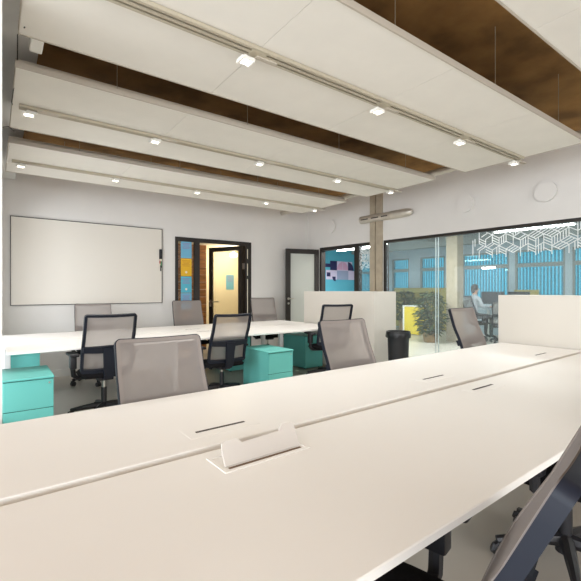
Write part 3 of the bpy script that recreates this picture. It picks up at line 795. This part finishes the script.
def plant(loc, label, h, r, n, seed, pot=.17, poth=.3):
    rd = random.Random(seed)
    t = thing('potted_plant', label, 'plant', loc, 0, 'potted plants in the neighbouring office')
    obj('basket', B().lathe([(pot*.8, 0), (pot*.85, .01), (pot, poth), (pot*.95, poth), (pot*.9, poth-.03)], n=20), 'basket', t, True)
    obj('soil', B().lathe([(pot*.9, poth-.05), (pot*.9, poth-.035), (.01, poth-.03)], n=16), 'soil', t)
    st = B(); fo = B()
    for k in range(9):
        a = rd.random()*2*PI; e = Vector((r*.6*math.cos(a)*rd.random(), r*.6*math.sin(a)*rd.random(), poth+(h-poth)*(.45+.5*rd.random())))
        st.tube([(0, 0, poth-.04), (e.x*.3, e.y*.3, (e.z+poth)/2), e], .008, 5)
    obj('stem', st, 'soil', t)
    for k in range(n):
        a = rd.random()*2*PI; zz_ = rd.random(); rr = r*math.sqrt(rd.random())*math.sin(PI*(.12+.80*zz_))**.6
        p = Vector((rr*math.cos(a), rr*math.sin(a), poth*.8+(h-poth*.8)*zz_*.97))
        d = Vector((math.cos(a)+rd.uniform(-.6, .6), math.sin(a)+rd.uniform(-.6, .6), rd.uniform(-.5, .6))).normalized()
        sd = d.cross(Vector((0, 0, 1))).normalized(); nn = sd.cross(d)
        l_ = rd.uniform(.09, .17); w_ = l_*.32
        v = [fo.bm.verts.new(q) for q in (p, p+d*l_*.45+sd*w_+nn*.01, p+d*l_-nn*.02, p+d*l_*.45-sd*w_+nn*.01)]
        fo.bm.faces.new(v)
    obj('foliage', fo, 'leaf', t)
plant(rw(1.03, 3.30, 0), 'tall bushy plant in a basket in front of the yellow cabinet', 1.29, .36, 900, 3, .19, .26)
plant(rw(-1.28, 5.5, 0), 'wide bushy plant before the dull yellow partition', 1.30, .42, 700, 5, .2, .42)
# standing-height desk with monitors, chairs, person
t = thing('office_desk', 'pale desk with dark monitors in the neighbouring office', 'desk', rw(2.05, 5.35, 0), RWZ+PI/2)
obj('tabletop', B().box(-.40, .40, -.75, .75, .80, .83), 'ndesk', t)
for x in (-.34, .34):
    for y in (-.65, .65): obj('leg', B().box(x-.025, x+.025, y-.025, y+.025, 0, .80), 'whitemetal', t)
def monitor(s_, n_, rz, lb):
    t = thing('monitor', lb, 'monitor', rw(s_, n_, .83), rz, 'monitors in the neighbouring office')
    obj('screen_panel', B().box(-.29, .29, -.02, .02, .12, .46, .006), 'screen', t)
    obj('monitor_stand', B().box(-.03, .03, .0, .03, .01, .25).box(-.11, .11, -.08, .08, 0, .012), 'black', t)
monitor(1.68, 5.35, RWZ+R_(12), 'dark monitor facing the seated person in the next office')
monitor(2.34, 5.36, RWZ-R_(8), 'dark monitor behind the first one in the next office')
dup(proto, rw(2.35, 4.45), RWZ+R_(20), 'dark office chair beside the pale desk beyond the glass', GRP['o'])
dup(proto, rw(1.60, 4.55), RWZ-R_(30), 'office chair carrying the seated person beyond the glass', GRP['o'], .12)

def person():
    t = thing('person', 'person in a pale grey top sitting at the desk beyond the glass', 'person', rw(1.60, 4.55, 0), RWZ-R_(30))
    # body faces local +y
    J = {'pelvis': (0, -.06, .68, .125, .095), 'waist': (0, -.07, .85, .125, .085), 'chest': (0, -.05, 1.04, .15, .10), 'neckb': (0, -.04, 1.19, .07, .065), 'neck': (0, -.03, 1.26, .05, .05), 'head': (0, -.01, 1.35, .075, .09), 'crown': (0, -.015, 1.44, .06, .075)}
    E = [('pelvis', 'waist'), ('waist', 'chest'), ('chest', 'neckb'), ('neckb', 'neck'), ('neck', 'head'), ('head', 'crown')]
    for sg, s_ in ((-1, 'L'), (1, 'R')):
        J.update({'sh'+s_: (sg*.17, -.04, 1.13, .055, .055), 'el'+s_: (sg*.21, .05, .90, .042, .042), 'wr'+s_: (sg*.17, .29, .90, .028, .024), 'ha'+s_: (sg*.165, .36, .89, .030, .018),
                  'hip'+s_: (sg*.09, -.03, .65, .09, .085), 'kn'+s_: (sg*.11, .38, .63, .06, .06), 'an'+s_: (sg*.11, .36, .14, .04, .042), 'to'+s_: (sg*.115, .52, .07, .04, .03)})
        E += [('chest', 'sh'+s_), ('sh'+s_, 'el'+s_), ('el'+s_, 'wr'+s_), ('wr'+s_, 'ha'+s_), ('pelvis', 'hip'+s_), ('hip'+s_, 'kn'+s_), ('kn'+s_, 'an'+s_), ('an'+s_, 'to'+s_)]
        for f_ in range(4):
            nm = 'f%d%s' % (f_, s_); J[nm] = (sg*.165+(f_-1.5)*.019, .445-.008*abs(f_-1.2), .875, .009, .009); E.append(('ha'+s_, nm))
        J['th'+s_] = (sg*.165-sg*.045, .39, .885, .010, .010); E.append(('wr'+s_, 'th'+s_))
    names = list(J); me = bpy.data.meshes.new('body')
    me.from_pydata([J[k][:3] for k in names], [(names.index(a), names.index(c)) for a, c in E], [])
    o = bpy.data.objects.new('body', me); C.objects.link(o); o.parent = t
    sk = o.modifiers.new('skin', 'SKIN'); sk.use_smooth_shade = True
    for k, v in zip(names, me.skin_vertices[0].data): v.radius = J[k][3:5]; v.use_root = (k == 'pelvis')
    ss = o.modifiers.new('sub', 'SUBSURF'); ss.levels = ss.render_levels = 2
    dg = bpy.context.evaluated_depsgraph_get(); dg.update()
    em = bpy.data.meshes.new_from_object(o.evaluated_get(dg)); o.modifiers.clear(); o.data = em
    for m in ('skin', 'shirt', 'trousers', 'black'): em.materials.append(M[m])
    for p in em.polygons:
        p.use_smooth = True; c = p.center
        if c.z < .13: p.material_index = 3
        elif c.z < .76 and not (c.y > .2 and c.z > .8): p.material_index = 2
        elif c.z < 1.215 and c.y < .27: p.material_index = 1
    b = B(); b.ball((0, -.035, 1.395), .098, 16, (.95, 1.05, .98)); b.ball((0, -.085, 1.33), .07, 12, (1.1, .7, 1.2))
    bmesh.ops.delete(b.bm, geom=[v for v in b.bm.verts if v.co.y > .035 and v.co.z < 1.43], context='VERTS')
    obj('hair', b, 'hair', t, True)
    f = B(); f.ball((0, .085, 1.345), .014, 8, (.8, 1.2, 1.3))
    obj('nose', f, 'skin', t, True)
    for sg in (-1, 1): obj('eye', B().ball((sg*.03, .072, 1.368), .010, 8), 'hair', t, True)
    obj('mouth', B().ball((0, .075, 1.305), .016, 8, (1.4, .4, .4)), 'pink', t, True)
person()

# the chair the others were copied from takes its own place below the whiteboard
x, y, rz, tz, lb, g = CH[0]
proto.location = back_to_origin(x, y, rz); proto.rotation_euler.z = rz; proto['label'] = lb; proto['group'] = GRP[g]
for ch in proto.children:
    if ch.name.startswith(('back', 'spine', 'lumbar')): ch.location.z += tz-1.06
    elif not ch.name.startswith(('star_base', 'caster', 'gas_cylinder')): ch.location.z += .035
# ------------------------------------------------------------------ light
wd = bpy.data.worlds.new('sky'); S.world = wd; wd.use_nodes = True
bg = wd.node_tree.nodes['Background']; bg.inputs[0].default_value = (.80, .90, 1, 1); bg.inputs[1].default_value = 1.7
def area(loc, rot, sx, sy, e, col):
    l = bpy.data.lights.new('window_daylight', 'AREA'); l.shape = 'RECTANGLE'; l.size = sx; l.size_y = sy; l.energy = e; l.color = col
    o = bpy.data.objects.new('window_daylight', l); C.objects.link(o); o.location = loc; o.rotation_euler = rot
for x in (-2.65, .15, 2.95): area((x, -4.98, 1.78), (R_(90), 0, 0), 2.5, 1.9, 80, (.97, .99, 1))  # area lamps added in the unseen rear windows as room fill
for y, e_ in ((4.0, 4), (5.75, 15)): area((.02, y, 1.15), (0, R_(-90), 0), 1.8, 1.35, e_, (.84, .92, 1))  # lamps added in the side wall openings to lift the far desk area
for y in (-3.4, -.6, 2.2): area((-4.18, y, 1.45), (0, R_(-90), 0), 2.5, 2.4, 150, (.88, .94, 1))  # added lamps in the unseen side windows, reaching low for the floor

# ------------------------------------------------------------------ camera
cam = bpy.data.cameras.new('camera'); co = bpy.data.objects.new('camera', cam); C.objects.link(co)
phi = math.atan(554.5/405)
co.location = (0, 0, 1.32); co.rotation_euler = (PI/2, 0, phi-PI/2)
cam.sensor_width = 36; cam.lens = 405/581*36; cam.clip_start = .02
S.camera = co
S.view_settings.view_transform = 'Standard'; S.view_settings.look = 'None'; S.view_settings.gamma = 1
S.view_settings.use_curve_mapping = False
S.view_settings.exposure = 0.1
